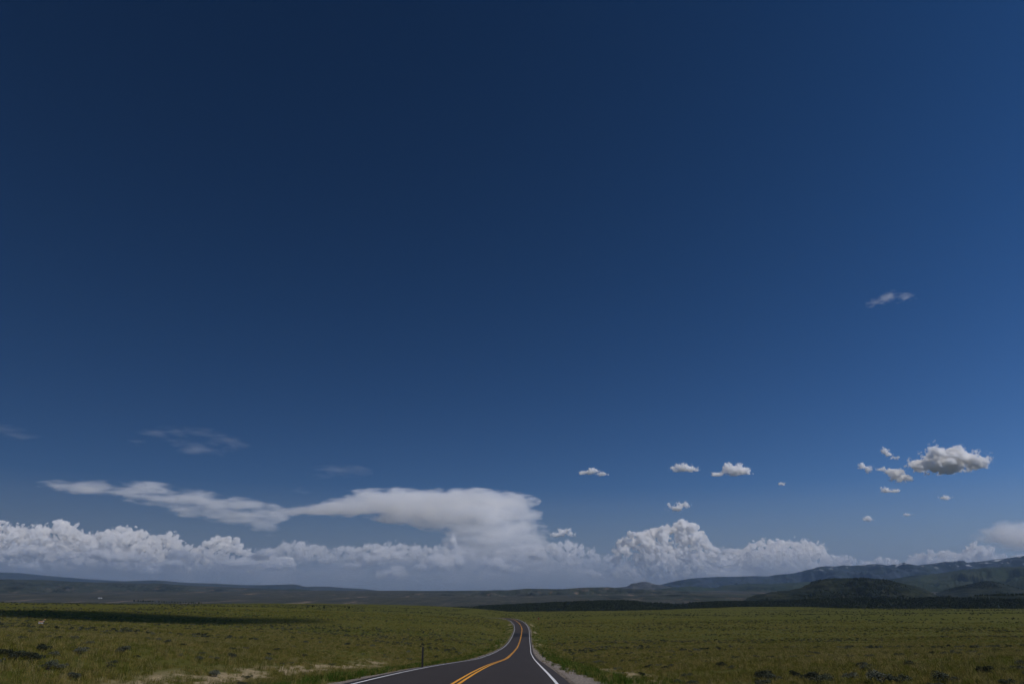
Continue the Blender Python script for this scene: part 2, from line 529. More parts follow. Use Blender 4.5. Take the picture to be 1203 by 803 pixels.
ridge("green_foothills", [(985, 694), (1010, 688), (1030, 683.6), (1050, 679.6), (1068, 676.2), (1085, 674.6), (1100, 673.4), (1112, 672), (1124, 670), (1140, 668.2), (1160, 666), (1180, 665.6), (1203, 665), (1250, 662), (1310, 662)],
      14500, 5500, 2500, H_green, 69, 0.2, gully=0.5, low=-120)
ridge("low_green_rise", [(600, 706), (650, 701), (700, 699), (760, 699.5), (800, 697.5), (850, 698), (900, 697), (960, 697), (1010, 700)], 6800, 2600, 1600, H_sage, 70, 0.1, gully=0.15, low=-120)
_, HG = ridge("far_juniper_hill", [(1085, 702), (1105, 695), (1122, 689.7), (1134, 687.4), (1146, 685), (1155, 683), (1163, 682.6), (1172, 684), (1183, 687), (1194, 690.2), (1203, 692), (1225, 695), (1260, 698)],
      8200, 1500, 1300, H_dark, 71, 0.15, gully=0.2, low=-70)
_, HF = ridge("juniper_mesa", [(850, 710), (872, 704.5), (885, 700.6), (896, 697.6), (912, 695.6), (930, 692.6), (940, 690), (949, 687.2), (956, 683.6), (966, 681), (975, 679), (988, 678.7), (1004, 679.4), (1021, 679.4), (1032, 680.4), (1045, 682), (1060, 683.8), (1076, 686.6), (1084, 689.6), (1093, 693.5), (1101, 699), (1115, 704), (1140, 709)],
      5600, 1500, 1300, H_dark, 72, 0.24, rough=22, gully=0.5, low=-85, step=0.04, crest=0.3)
_, HH = ridge("juniper_rise", [(470, 719), (500, 717), (520, 715.4), (542, 713.2), (585, 711.4), (625, 709.4), (650, 708), (677, 707), (705, 706), (730, 705.8), (748, 706.8), (760, 708.6), (790, 708.8), (816, 708.4), (840, 707.4), (864, 706.8), (900, 707.2), (930, 705.6), (960, 704), (1000, 703.5), (1040, 702.5), (1080, 703), (1110, 701.5), (1150, 699.6), (1203, 698.5), (1260, 697), (1320, 697)],
      3400, 900, 700, H_dark, 73, 0.1, gully=0.12, low=-100, step=0.06, wob=0.15)
# ------------------------------------------------------------------ where a sight line meets the ground
_mr = 10 * 1.003 ** np.arange(0, 2700)


def hit(px, py):
    d = ray(px, py)
    k = _mr / math.hypot(d[0], d[1])
    P = d[None] * k[:, None]
    below = np.nonzero(P[:, 2] <= ground_h(P[:, 0], P[:, 1]))[0]
    if len(below) == 0: return None
    p = P[below[0]].copy()
    p[2] = float(ground_h(p[0], p[1]))
    return p


# ------------------------------------------------------------------ plants
def leaf_mat(name, c0, c1, c2, transl=0.25, nscale=2.0):
    m = NT(name)
    rnd = m.n('ShaderNodeObjectInfo').outputs['Random']
    geo = m.n('ShaderNodeNewGeometry')
    n = m.noise(geo.outputs['Position'], 0.045, 3, 0.6)
    f = m.math('ADD', m.math('MULTIPLY', rnd, 0.45), m.math('MULTIPLY', n, 0.55))
    c = m.ramp(f, [(0.36, c0), (0.5, c1), (0.66, c2)])
    d = m.n('ShaderNodeBsdfDiffuse', {'Color': c})
    t = m.n('ShaderNodeBsdfTranslucent', {'Color': c})
    mx_ = m.n('ShaderNodeMixShader', {0: transl})
    m.t.links.new(d.outputs[0], mx_.inputs[1])
    m.t.links.new(t.outputs[0], mx_.inputs[2])
    m.t.links.new(mx_.outputs[0], m.out.inputs['Surface'])
    return m.m


def tuft(name, mat, n, h, spread, width, seed, lean=0.35):
    """a clump of narrow bent blades"""
    g = np.random.default_rng(seed)
    V, F = [], []
    for k in range(n):
        a, b = g.uniform(0, 2 * math.pi), g.uniform(0, 2 * math.pi)
        r0 = spread * math.sqrt(g.uniform())
        x, y = r0 * math.cos(a), r0 * math.sin(a)
        hh = h * g.uniform(0.55, 1.15)
        ln = hh * g.uniform(0.1, lean * 2)
        dx, dy = ln * math.cos(b), ln * math.sin(b)
        w = width * g.uniform(0.6, 1.3)
        wx, wy = -math.sin(b) * w, math.cos(b) * w
        i = len(V)
        V += [(x - wx, y - wy, -0.05), (x + wx, y + wy, -0.05), (x + dx * .3 + wx * .8, y + dy * .3 + wy * .8, hh * .55), (x + dx * .3 - wx * .8, y + dy * .3 - wy * .8, hh * .55),
              (x + dx + wx * .15, y + dy + wy * .15, hh), (x + dx - wx * .15, y + dy - wy * .15, hh)]
        F += [(i, i + 1, i + 2, i + 3), (i + 3, i + 2, i + 4, i + 5)]
    o = bpy.data.objects.new(name, mesh_np(name, V, F, mat, False))
    return o


def scatter(name, P, size, sources, seed, tilt=0.1):
    """one object that plants copies of the source plants on its points"""
    g = np.random.default_rng(seed)
    me = bpy.data.meshes.new(name)
    me.vertices.add(len(P))
    me.vertices.foreach_set("co", np.asarray(P, np.float32).ravel())
    attr(me, "size", size)
    rot = np.stack([g.normal(0, tilt, len(P)), g.normal(0, tilt, len(P)), g.uniform(0, 6.283, len(P))], -1)
    a = me.attributes.new("turn", 'FLOAT_VECTOR', 'POINT')
    a.data.foreach_set("vector", rot.astype(np.float32).ravel())
    ai = me.attributes.new("pick", 'INT', 'POINT')
    ai.data.foreach_set("value", g.integers(0, len(sources), len(P)).astype(np.int32))
    o = link(name, me)
    ng = bpy.data.node_groups.new(name + "_planting", 'GeometryNodeTree')
    ng.interface.new_socket("Geometry", in_out='INPUT', socket_type='NodeSocketGeometry')
    ng.interface.new_socket("Geometry", in_out='OUTPUT', socket_type='NodeSocketGeometry')
    N, L = ng.nodes.new, ng.links.new
    gi, go = N('NodeGroupInput'), N('NodeGroupOutput')
    join = N('GeometryNodeGeometryToInstance')
    for s_ in reversed(sources):
        oi = N('GeometryNodeObjectInfo')
        oi.inputs['Object'].default_value = s_
        L(oi.outputs['Geometry'], join.inputs[0])
    ip = N('GeometryNodeInstanceOnPoints')
    ip.inputs['Pick Instance'].default_value = True

    def na(nm, typ):
        q = N('GeometryNodeInputNamedAttribute')
        q.data_type = typ
        q.inputs['Name'].default_value = nm
        return q.outputs[0]
    L(gi.outputs[0], ip.inputs['Points'])
    L(join.outputs[0], ip.inputs['Instance'])
    L(na("pick", 'INT'), ip.inputs['Instance Index'])
    e2r = N('FunctionNodeEulerToRotation')
    L(na("turn", 'FLOAT_VECTOR'), e2r.inputs[0])
    L(e2r.outputs[0], ip.inputs['Rotation'])
    L(na("size", 'FLOAT'), ip.inputs['Scale'])
    L(ip.outputs[0], go.inputs[0])
    md = o.modifiers.new("planting", 'NODES')
    md.node_group = ng
    return tag(o, kind="stuff")


def field_points(r0, r1, n, seed, half=43):
    g = np.random.default_rng(seed)
    r = np.sqrt(g.uniform(r0 * r0, r1 * r1, n))
    a = np.radians(g.uniform(-half, half, n))
    return r * np.sin(a), r * np.cos(a), g


GRASS = leaf_mat("meadow_grass", (0.084, 0.093, 0.016), (0.148, 0.134, 0.028), (0.24, 0.188, 0.062), 0.3)
LUSH = leaf_mat("verge_grass", (0.036, 0.072, 0.009), (0.056, 0.095, 0.014), (0.09, 0.11, 0.025), 0.3)
STRAW = leaf_mat("straw_grass", (0.13, 0.112, 0.036), (0.19, 0.16, 0.06), (0.26, 0.215, 0.095), 0.3)
g_src = [tuft("grass_tuft", GRASS, 26, 0.20, 0.17, 0.006, 1), tuft("grass_tuft", GRASS, 22, 0.26, 0.15, 0.0055, 2), tuft("grass_tuft", GRASS, 30, 0.15, 0.22, 0.006, 3), tuft("grass_tuft", STRAW, 14, 0.30, 0.14, 0.005, 4)]
l_src = [tuft("verge_tuft", LUSH, 30, 0.20, 0.17, 0.007, 5), tuft("verge_tuft", LUSH, 24, 0.28, 0.15, 0.007, 6), tuft("verge_tuft", GRASS, 24, 0.24, 0.16, 0.006, 7)]


def rings_of_grass(name, rings, srcs, keep, seed, hs=0.82):
    P, Sz = [], []
    for k, (r0, r1, n, s) in enumerate(rings):
        x, y, g = field_points(r0, r1, n, seed + k)
        d = np.abs(x - road_x(y))
        pr = keep(x, y, d) * (1 - 0.9 * np.clip(dirt_mask(x, y) * 1.3, 0, 1)) * (1 - 0.97 * gravel_mask(x, y)) * (d > HALF + 0.3)
        ok = g.uniform(0, 1, n) < pr
        x, y = x[ok], y[ok]
        P.append(np.stack([x, y, ground_h(x, y)], -1))
        Sz.append(s * hs * g.uniform(0.6, 1.35, len(x)) * (1 + 0.5 * fbm(x / 7, y / 7, 3, 77)))
    return scatter(name, np.concatenate(P), np.concatenate(Sz), srcs, seed)


patch = lambda x, y: np.clip(0.80 + 1.3 * fbm(x / 6, y / 6, 3, 81) + 0.5 * fbm(x / 30, y / 50, 3, 82), 0.1, 1)
verge = lambda d: sstep(HALF + 0.2, HALF + 1.2, d) * sstep(11, 8.0, d)
rings_of_grass("meadow_grass", [(14, 42, 34000, 1.0), (42, 80, 52000, 1.15), (80, 140, 60000, 1.4), (140, 260, 60000, 1.9), (260, 480, 60000, 2.4)], g_src, lambda x, y, d: patch(x, y) * (1 - 0.85 * verge(d)), 101)
rings_of_grass("verge_grass", [(14, 60, 60000, 1.0), (60, 140, 60000, 1.3), (140, 420, 50000, 2.0)], l_src, lambda x, y, d: verge(d) * patch(x, y), 131)

# sagebrush: grey-green bushes, each a thing; a woody stem and a loose dome of small leaves
SAGE = leaf_mat("sagebrush_leaves", (0.048, 0.056, 0.034), (0.075, 0.083, 0.055), (0.11, 0.115, 0.080), 0.15)
SAGE_DARK = leaf_mat("dark_sagebrush_leaves", (0.034, 0.040, 0.026), (0.054, 0.060, 0.040), (0.08, 0.085, 0.058), 0.15)
mb_ = NT("sagebrush_bark")
mb_.bsdf(mb_.ramp(mb_.noise(mb_.pos(), 30, 4), [(0.3, (0.05, 0.04, 0.032)), (0.7, (0.12, 0.10, 0.08))]), 0.95)
BARK = mb_.m


def bush_leaves(seed, w=0.55, h=0.55, n=520, ls=0.036, lobes=7):
    g = np.random.default_rng(seed)
    L = np.stack([g.uniform(-w, w, lobes) * .65, g.uniform(-w, w, lobes) * .65, g.uniform(.35, .75, lobes) * h], -1)
    Lr = g.uniform(.28, .5, lobes) * w
    V, F = [], []
    for k in range(n):
        i = g.integers(lobes)
        d = g.normal(size=3); d /= np.linalg.norm(d)
        d[2] = abs(d[2]) * 1.0 - .25
        c = L[i] + d * Lr[i] * g.uniform(.55, 1.08)
        c[2] = max(c[2], 0.03)
        u = g.normal(size=3); u /= np.linalg.norm(u)
        v = np.cross(u, g.normal(size=3)); v /= np.linalg.norm(v)
        s = ls * g.uniform(.6, 1.5)
        j = len(V)
        V += [c - u * s, c + v * s * .45, c + u * s, c - v * s * .45]
        F.append((j, j + 1, j + 2, j + 3))
    return np.array(V), np.array(F)


def stems(seed, w=.4, h=.4, n=6):
    g = np.random.default_rng(seed)
    V, F = [], []
    for k in range(n):
        a = g.uniform(0, 6.283)
        e = np.array([w * .7 * math.cos(a), w * .7 * math.sin(a), h * g.uniform(.6, .9)])
        j = len(V)
        for p_, r_ in ((np.array([0, 0, -.06]), .025), (e * .5 + np.array([0, 0, .04]), .017), (e, .006)):
            for q in range(4):
                V.append(p_ + r_ * np.array([math.cos(q * 1.571), math.sin(q * 1.571), 0]))
        for b in range(2):
            for q in range(4):
                F.append((j + b * 4 + q, j + b * 4 + (q + 1) % 4, j + b * 4 + 4 + (q + 1) % 4, j + b * 4 + 4 + q))
    return np.array(V), np.array(F)


BUSHES = []
for k in range(5):
    lv = mesh_np("bush_foliage", *bush_leaves(200 + k, n=900), SAGE if k != 2 else SAGE_DARK, False)
    st = mesh_np("bush_stem", *stems(210 + k), BARK, True)
    BUSHES.append((lv, st))


def bush(p, size, label, kind=None, group=None, squash=0.85):
    k = random.randrange(len(BUSHES)) if kind is None else kind
    e = bpy.data.objects.new("sagebrush", None)
    COL.objects.link(e)
    e.location = p
    e.rotation_euler = (0, 0, random.uniform(0, 6.28))
    e.scale = (size * random.uniform(.9, 1.15), size, size * squash)
    tag(e, label, "sagebrush", group)
    link("foliage", BUSHES[k][0], e)
    link("stem", BUSHES[k][1], e)
    return e


NAMED = [
    ((4, 771), 1.15, 2, "dark sagebrush cut by the left edge of the photo"),
    ((17, 774), 1.2, 2, "dark bushy sagebrush second from the left edge, in a tight row"),
    ((29, 773), 1.0, 2, "dark sagebrush third along the tight row at left edge"),
    ((40, 776), 1.15, 2, "dark sagebrush at right end of the tight row at left edge"),
    ((49, 764), 1.1, 2, "dark sagebrush in the grass behind the tight row at left"),
    ((64, 770), 0.9, 0, "pale low sagebrush just right of the tight dark row"),
    ((55, 785), 1.1, 0, "broad grey sagebrush low in the left corner of the meadow"),
    ((70, 786), 0.9, 1, "grey sagebrush leaning on the broad one in left corner"),
    ((143, 766), 1.25, 2, "lone dark pointed sagebrush in open grass right of the left corner"),
    ((196, 755), 1.1, 2, "dark sagebrush on its own further back in left meadow"),
    ((235, 774), 0.9, 0, "low grey sagebrush at left end of row behind the pale dirt strip"),
    ((252, 774), 0.85, 1, "grey sagebrush in the row behind the pale dirt strip, second"),
    ((273, 772), 1.15, 2, "dark sagebrush in the middle of row behind the pale dirt strip"),
    ((273, 763), 0.9, 2, "small dark sagebrush behind the middle of row by dirt strip"),
    ((289, 762), 0.95, 2, "round dark sagebrush farther back, beside a small dark one"),
    ((315, 775), 1.0, 0, "grey sagebrush just behind the pale dirt strip, alone"),
    ((357, 770), 0.9, 0, "pale sagebrush behind the thin right end of dirt strip"),
    ((755, 793), 0.9, 2, "dark sagebrush at the lower end of the bare strip right of road"),
    ((684, 778), 0.9, 2, "small dark sagebrush near the upper end of bare strip right of road"),
    ((783, 785), 1.0, 2, "dark sagebrush in the right meadow a little beyond the bare strip"),
    ((806, 795), 1.0, 4, "grey sagebrush low in the right meadow nearest to the road"),
    ((847, 782), 1.15, 2, "upright dark sagebrush standing alone in the right meadow"),
    ((858, 784), 0.8, 0, "small sagebrush tucked beside the upright dark one"),
    ((896, 797), 1.5, 2, "largest dark sagebrush on the bottom edge right of centre"),
    ((910, 799), 1.3, 0, "grey green sagebrush beside the largest dark one, bottom edge"),
    ((935, 795), 1.1, 2, "dark sagebrush between the two clumps along bottom edge"),
    ((954, 799), 1.4, 2, "dark tipped sagebrush left in the bottom edge pair"),
    ((964, 802), 1.4, 0, "pale sagebrush right in the bottom edge pair"),
    ((999, 797), 1.1, 0, "grey flat topped sagebrush between the bottom edge clumps"),
    ((1037, 801), 1.6, 0, "broad pale grey sagebrush on the bottom edge, right part"),
    ((1058, 802), 1.2, 4, "smaller sagebrush touching the broad pale one, bottom edge"),
    ((1113, 801), 1.3, 0, "low grey sagebrush on the bottom edge near right corner"),
    ((1157, 791), 1.1, 2, "dark sagebrush above the right corner of the meadow"),
    ((1070, 783), 1.1, 2, "dark sagebrush in the line behind the broad pale one"),
    ((1012, 783), 1.0, 2, "small dark sagebrush in the line across right meadow"),
]
taken = []
for (px, py), sz, kd, lb in NAMED:
    h_ = hit(px, py + 1.5)
    bush(h_, sz * 0.7, lb, kd)
    taken.append(h_[:2])
g = np.random.default_rng(301)
cnt = 0
while cnt < 255:
    r_ = math.sqrt(g.uniform(28 ** 2, 125 ** 2))
    a_ = R(g.uniform(-38, 38))
    x_, y_ = r_ * math.sin(a_), r_ * math.cos(a_)
    d_ = abs(x_ - road_x(y_))
    if d_ < 9.5 or min(math.hypot(x_ - t[0], y_ - t[1]) for t in taken) < 1.1: continue
    if g.uniform() > np.clip(0.35 + 2.2 * fbm(x_ / 40, y_ / 12, 3, 91), 0.03, 1) * (1.0 if x_ > 0 else 0.45): continue
    side = "right" if x_ > 0 else "left"
    bush((x_, y_, float(ground_h(x_, y_))), g.uniform(.4, .85), f"small grey green sagebrush dotted in the grass of the {side} meadow", random.choice((0, 1, 2, 2, 2, 4)), f"sagebrush scattered over the {side} meadow", g.uniform(.6, .9))
    taken.append((x_, y_)); cnt += 1

# the sagebrush farther off, too many to count
sb = []
for k in range(4):
    o = bpy.data.objects.new("scrub_plant", mesh_np("scrub_plant", *bush_leaves(240 + k, n=170, ls=.095), (SAGE, SAGE_DARK, SAGE_DARK, SAGE)[k], False))
    sb.append(o)
Pp, Ps = [], []
for (r0, r1, n, s) in ((120, 260, 5200, .8), (260, 520, 11000, .9), (520, 1300, 26000, 1.1)):
    x, y, g2 = field_points(r0, r1, n, int(r0), 40)
    pr = np.clip(0.30 + 2.4 * fbm(x / 70, y / 22, 3, 91) + 0.9 * fbm(x / 300, y / 120, 2, 92), 0.0, 1)
    ok = (g2.uniform(0, 1, n) < pr) & (np.abs(x - road_x(y)) > 11)
    x, y = x[ok], y[ok]
    Pp.append(np.stack([x, y, ground_h(x, y)], -1)); Ps.append(s * g2.uniform(.5, 1.25, len(x)))
scatter("sagebrush_scrub", np.concatenate(Pp), np.concatenate(Ps), sb, 303)

# ------------------------------------------------------------------ trees
JUNI = leaf_mat("juniper_needles", (0.026, 0.036, 0.020), (0.040, 0.051, 0.028), (0.060, 0.070, 0.040), 0.1)


def crown(seed, w=1.6, h=5.0, n=260, ls=.5):
    g = np.random.default_rng(seed)
    V, F = [], []
    for k in range(n):
        z = g.uniform(.12, 1) ** 0.9
        rad = w * (1.0 - z) ** 0.6 * (0.75 + .45 * vnoise(np.array(z * 5.0), np.array(seed * 1.7), 5) * 2) + .15
        a = g.uniform(0, 6.283)
        q = rad * g.uniform(.45, 1.1)
        c = np.array([q * math.cos(a), q * math.sin(a), z * h])
        u = g.normal(size=3); u /= np.linalg.norm(u)
        v = np.cross(u, g.normal(size=3)); v /= np.linalg.norm(v)
        s = ls * g.uniform(.6, 1.4)
        j = len(V)
        V += [c - u * s, c + v * s * .6, c + u * s, c - v * s * .6]
        F.append((j, j + 1, j + 2, j + 3))
    return np.array(V), np.array(F)


def trunk_mesh(h=3.5, r=.2):
    bm_ = bmesh.new()
    bmesh.ops.create_cone(bm_, cap_ends=True, segments=8, radius1=r, radius2=r * .3, depth=h, matrix=Matrix.Translation((0, 0, h / 2 - .3)))
    m_ = bpy.data.meshes.new("trunk")
    bm_.to_mesh(m_); bm_.free()
    m_.materials.append(BARK)
    return m_


CROWNS = [mesh_np("crown", *crown(400 + k, 1.5 + .3 * k), JUNI, False) for k in range(4)]
TRUNK = trunk_mesh()


def tree(p, s, label, group=None, k=0, wide=1.0):
    e = bpy.data.objects.new("juniper_tree", None)
    COL.objects.link(e)
    e.location = p
    e.scale = (s * wide, s * wide, s)
    e.rotation_euler = (0, 0, random.uniform(0, 6.28))
    tag(e, label, "tree", group)
    link("crown", CROWNS[k], e)
    link("trunk", TRUNK, e)


for (px, py, s, lb) in ((361, 712.2, .9, "leftmost dark tree of the few on the far edge of left plain"), (367, 711.6, 1.0, "dark rounded tree, second of the few on the far edge of left plain"),
                        (380.5, 713.2, 1.35, "tallest of the few dark trees on the far edge of left plain"), (410, 713.6, 1.1, "lone dark tree right of the few on the far plain edge"),
                        (477, 716, .8, "small dark tree on the far plain edge, left of the dark wood")):
    h_ = hit(px, py + 1.2)
    tree(h_, s * .62 * max(.6, np.linalg.norm(h_) / 1500), lb, None, random.randrange(4), 1.25)
g = np.random.default_rng(411)
for k in range(26):
    px = 158 + 82 * (k + g.uniform(-.3, .3)) / 26
    h_ = hit(px, 706.4 + (px - 158) / 82 * 2.6)
    tree(h_, g.uniform(.4, .8) * max(.8, np.linalg.norm(h_) / 1700), "dark tree in the thin tree line along the far left edge of the plain", "tree line along the far left edge of the plain", random.randrange(4), 1.7)

tsrc = []
for k in range(3):
    tsrc.append(bpy.data.objects.new("wood_tree", mesh_np("wood_tree", *crown(430 + k, 1.9, 4.6, 60, 0.95), JUNI, False)))


def wood_on(name, grid, n, seed, tmin, tmax, smin, smax, cut, fscale, thin=0.0):
    X, Y, Z, T = grid
    g = np.random.default_rng(seed)
    ni, nj = X.shape
    i, j = g.integers(0, ni - 1, n), g.integers(0, nj - 1, n)
    u, v = g.uniform(size=n), g.uniform(size=n)
    def bl(A): return (A[i, j] * (1 - u) + A[i + 1, j] * u) * (1 - v) + (A[i, j + 1] * (1 - u) + A[i + 1, j + 1] * u) * v
    x, y, z, t = bl(X), bl(Y), bl(Z), bl(T)
    ok = (t > tmin) & (t < tmax) & (fbm(x / fscale, y / (fscale * 1.5), 4, seed) + 0.0 > cut + 0.35 * (g.uniform(size=n) - .5) + thin * sstep(-0.75, -0.35, t))
    P = np.stack([x, y, z - .2], -1)[ok]
    return scatter(name, P, g.uniform(smin, smax, len(P)), tsrc, seed, 0.05)


wood_on("juniper_wood", HH, 60000, 441, -0.85, 0.5, .8, 1.7, -0.22, 180)
wood_on("juniper_wood", HF, 34000, 442, -0.98, 0.25, .8, 1.7, -0.05, 220, 0.30)
wood_on("juniper_wood", HG, 16000, 443, -0.95, 0.2, .9, 1.8, -0.05, 300, 0.25)
# ------------------------------------------------------------------ clouds: real volumes, far away and high up
ico = bmesh.new()
bmesh.ops.create_icosphere(ico, subdivisions=2, radius=1.0)
ico.verts.ensure_lookup_table()
ICO_V = np.array([v.co[:] for v in ico.verts])
ICO_F = np.array([[v.index for v in f.verts] for f in ico.faces])
ico.free()


def cloud_mat(name, dens, streak=None, lo=0.35, hi=0.65, aniso=0.1):
    m = NT(name)
    v = m.n('ShaderNodeVolumePrincipled', {'Color': (1, 1, 1, 1), 'Density': dens, 'Anisotropy': aniso})
    if streak is not None:
        pm = m.n('ShaderNodeMapping', {'Vector': m.pos(), 'Scale': streak[:3], 'Rotation': (0, streak[3], 0)}).outputs[0]
        f = m.noise(pm, 1.0, 6, 0.66, 0.4)
        r_ = m.n('ShaderNodeMapRange', {'Value': f, 'From Min': lo, 'From Max': hi, 'To Min': 0.0, 'To Max': dens})
        m.t.links.new(r_.outputs[0], v.inputs['Density'])
    m.t.links.new(v.outputs[0], m.out.inputs['Volume'])
    return m.m


def blobs_to_mesh(name, C, RAD, mat, voxel, base=None, flat=0.25):
    """union of many balls, remeshed into one closed skin"""
    n = len(C)
    V = (C[:, None, :] + RAD[:, None, :] * ICO_V[None]).reshape(-1, 3)
    F = (np.arange(n)[:, None, None] * len(ICO_V) + ICO_F[None]).reshape(-1, 3)
    if base is not None:
        lowv = V[:, 2] < base
        V[lowv, 2] = base + (V[lowv, 2] - base) * flat
    org = C.mean(0)
    me = mesh_np(name + "_raw", V - org, F)
    o = bpy.data.objects.new(name + "_raw", me)
    COL.objects.link(o)
    md = o.modifiers.new("r", 'REMESH')
    md.mode = 'VOXEL'
    md.voxel_size = voxel
    dg = bpy.context.evaluated_depsgraph_get()
    out = bpy.data.meshes.new_from_object(o.evaluated_get(dg))
    bpy.data.objects.remove(o)
    bpy.data.meshes.remove(me)
    out.name = name
    out.materials.clear()
    out.materials.append(mat)
    return out, org


def pxsize(px, py, D):
    d = ray(px, py)
    dist = D / math.hypot(d[0], d[1])
    return dist * (d[1] * cp + d[2] * sp) / FPX


def vcloud(puffs, D, label, seed, dens=4.0, sharp=5.0, amp=4.0, feat=10.0, base_row=None, deep=1.0, group=None, stretch=(1, 1, 1), tilt=0.0, detail=7, rough=0.68, hull=1.4, step=0.35, vox=1.0, base_soft=2.0, aniso=0.0, bias=0.0, fade=None, blend=0.2, knob=0.0):
    """a cloud: ellipsoids (column, row, half width, half height[, depth offset]) in the photograph's pixels at range D, their skin
    eaten away by fractal noise; dens is the extinction per pixel-size, feat the size of the largest billow"""
    g = np.random.default_rng(seed)
    C, RAD = [], []
    s0 = pxsize(puffs[0][0], puffs[0][1], D)
    for q in puffs:
        px, py, rx, ry_ = q[:4]
        dd = q[4] if len(q) > 4 else g.uniform(-.5, .5)
        s = pxsize(px, py, D)
        C.append(at(px, py, D + dd * rx * s * deep)); RAD.append((rx * s, rx * s * deep, ry_ * s))
    C, RAD = np.array(C), np.array(RAD)
    m = NT("cloud_vapour")
    P = m.pos()
    best = None
    for c_, r_ in zip(C, RAD):
        va = m.n('ShaderNodeVectorMath', operation='MULTIPLY_ADD')
        m.t.links.new(P, va.inputs[0])
        va.inputs[1].default_value = 1.0 / r_
        va.inputs[2].default_value = -c_ / r_
        ln = m.n('ShaderNodeVectorMath', {0: va.outputs[0]}, operation='LENGTH').outputs['Value']
        best = ln if best is None else m.n('ShaderNodeMath', {0: best, 1: ln, 2: blend}, operation='SMOOTH_MIN').outputs[0]
    f = 1.0 / (feat * s0)
    pm = m.n('ShaderNodeMapping', {'Vector': P, 'Location': tuple(g.uniform(0, 50, 3)), 'Scale': tuple(f * x for x in stretch), 'Rotation': (0, tilt, 0)}).outputs[0]
    n_ = m.noise(pm, 1.0, detail, rough, 0.2)
    e = m.math('ADD', m.math('SUBTRACT', 1.0, best), m.math('MULTIPLY', m.math('SUBTRACT', n_, 0.5 + bias), amp))
    if knob:                                       # rounded cauliflower heads
        vo = m.n('ShaderNodeTexVoronoi', {'Vector': pm, 'Scale': 1.15, 'Detail': 2.0, 'Roughness': 0.55, 'Lacunarity': 2.3}, feature='F1').outputs['Distance']
        e = m.math('ADD', e, m.math('MULTIPLY', m.math('SUBTRACT', 0.42, vo), knob))
    if base_row:
        zb = at(puffs[0][0], base_row, D)[2]
        zz = m.n('ShaderNodeSeparateXYZ', {'Vector': P}).outputs[2]
        lowc = m.n('ShaderNodeMapRange', {'Value': zz, 'From Min': zb - base_soft * s0, 'From Max': zb + base_soft * s0, 'To Min': -1.2, 'To Max': 0.0}).outputs[0]
        e = m.math('ADD', e, lowc)
    cl = m.n('ShaderNodeMath', {0: e, 1: sharp}, operation='MULTIPLY', use_clamp=True).outputs[0]
    rho = m.math('MULTIPLY', cl, dens / s0 * 0.1)
    if fade:                                       # thick heads over a thin, raining foot
        zz = m.n('ShaderNodeSeparateXYZ', {'Vector': P}).outputs[2]
        z0, z1 = at(puffs[0][0], fade[0], D)[2], at(puffs[0][0], fade[1], D)[2]
        rho = m.math('MULTIPLY', rho, m.n('ShaderNodeMapRange', {'Value': zz, 'From Min': z0, 'From Max': z1, 'To Min': fade[2], 'To Max': 1.0}, interpolation_type='SMOOTHSTEP').outputs[0])
    v = m.n('ShaderNodeVolumePrincipled', {'Color': (1.0, 0.993, 0.978, 1), 'Density': rho, 'Anisotropy': aniso})
    m.t.links.new(v.outputs[0], m.out.inputs['Volume'])
    me, org = blobs_to_mesh("cloud", C, RAD * hull, m.m, vox * s0, (zb - base_soft * s0) if base_row else None, 0.05)
    try: m.m.cycles.volume_step_rate = step
    except Exception: pass
    return tag(link("cloud", me, loc=org), label, "cloud", group)


def bank(profile, base_row, D, label, seed, dens=11.0, rx=(4, 9), body=4, deep=1.8, **kw):
    kw = {**dict(sharp=6.0, amp=2.0, bias=-0.10, feat=10.0, rough=0.64, detail=4, step=0.2, blend=0.15, knob=1.25, hull=1.45, vox=0.9, fade=(674, 646, 0.03)), **kw}
    """a length of heap-cloud bank whose top follows the given skyline (column, row)"""
    g = np.random.default_rng(seed)
    P = np.array(profile, float)
    puffs = []
    x = P[0, 0] + 3
    while x < P[-1, 0] - 2:
        r_ = g.uniform(*rx)
        top = np.interp(np.linspace(x - .5 * r_, x + .5 * r_, 5), P[:, 0], P[:, 1]).mean()
        r_ = min(r_, 0.6 * (base_row - top))
        puffs.append((x, top + 0.92 * r_, r_ * 1.05, r_, g.uniform(-1.5, 1.5)))
        q_ = g.uniform(0.9, 1.3) * r_                          # a second row fills in below the crest
        if base_row - top > 2.6 * r_: puffs.append((x + g.uniform(-.5, .5) * r_, top + 1.5 * r_ + 0.6 * q_, q_ * 1.25, q_, g.uniform(-1.2, .6)))
        x += r_ * g.uniform(0.75, 1.3)
    W_ = P[-1, 0] - P[0, 0]
    for k in range(body):
        x = P[0, 0] + W_ * (k + .5) / body
        top = np.interp(np.linspace(x - W_ / body / 2, x + W_ / body / 2, 9), P[:, 0], P[:, 1]).max() + 5
        top += g.uniform(1, 7)
        hh = (base_row + 4 - top) / 2
        puffs.append((x, top + hh, W_ / body * .85, hh * 1.05, g.uniform(-.3, .3)))
    return vcloud(puffs, D, label, seed, dens, base_row=base_row + 3, deep=deep, **kw)


def inside(poly, x, y):
    P = np.array(poly, float)
    n, j, ins = len(P), len(P) - 1, np.zeros(np.shape(x), bool)
    dist = np.full(np.shape(x), 1e9)
    for i in range(n):
        (x1, y1), (x2, y2) = P[i], P[j]
        if y1 != y2:
            c = ((y1 > y) != (y2 > y)) & (x < (x2 - x1) * (y - y1) / (y2 - y1) + x1)
            ins ^= c
        t = np.clip(((x - x1) * (x2 - x1) + (y - y1) * (y2 - y1)) / max(1e-9, (x2 - x1) ** 2 + (y2 - y1) ** 2), 0, 1)
        dist = np.minimum(dist, np.hypot(x - x1 - t * (x2 - x1), y - y1 - t * (y2 - y1)))
        j = i
    return ins, dist


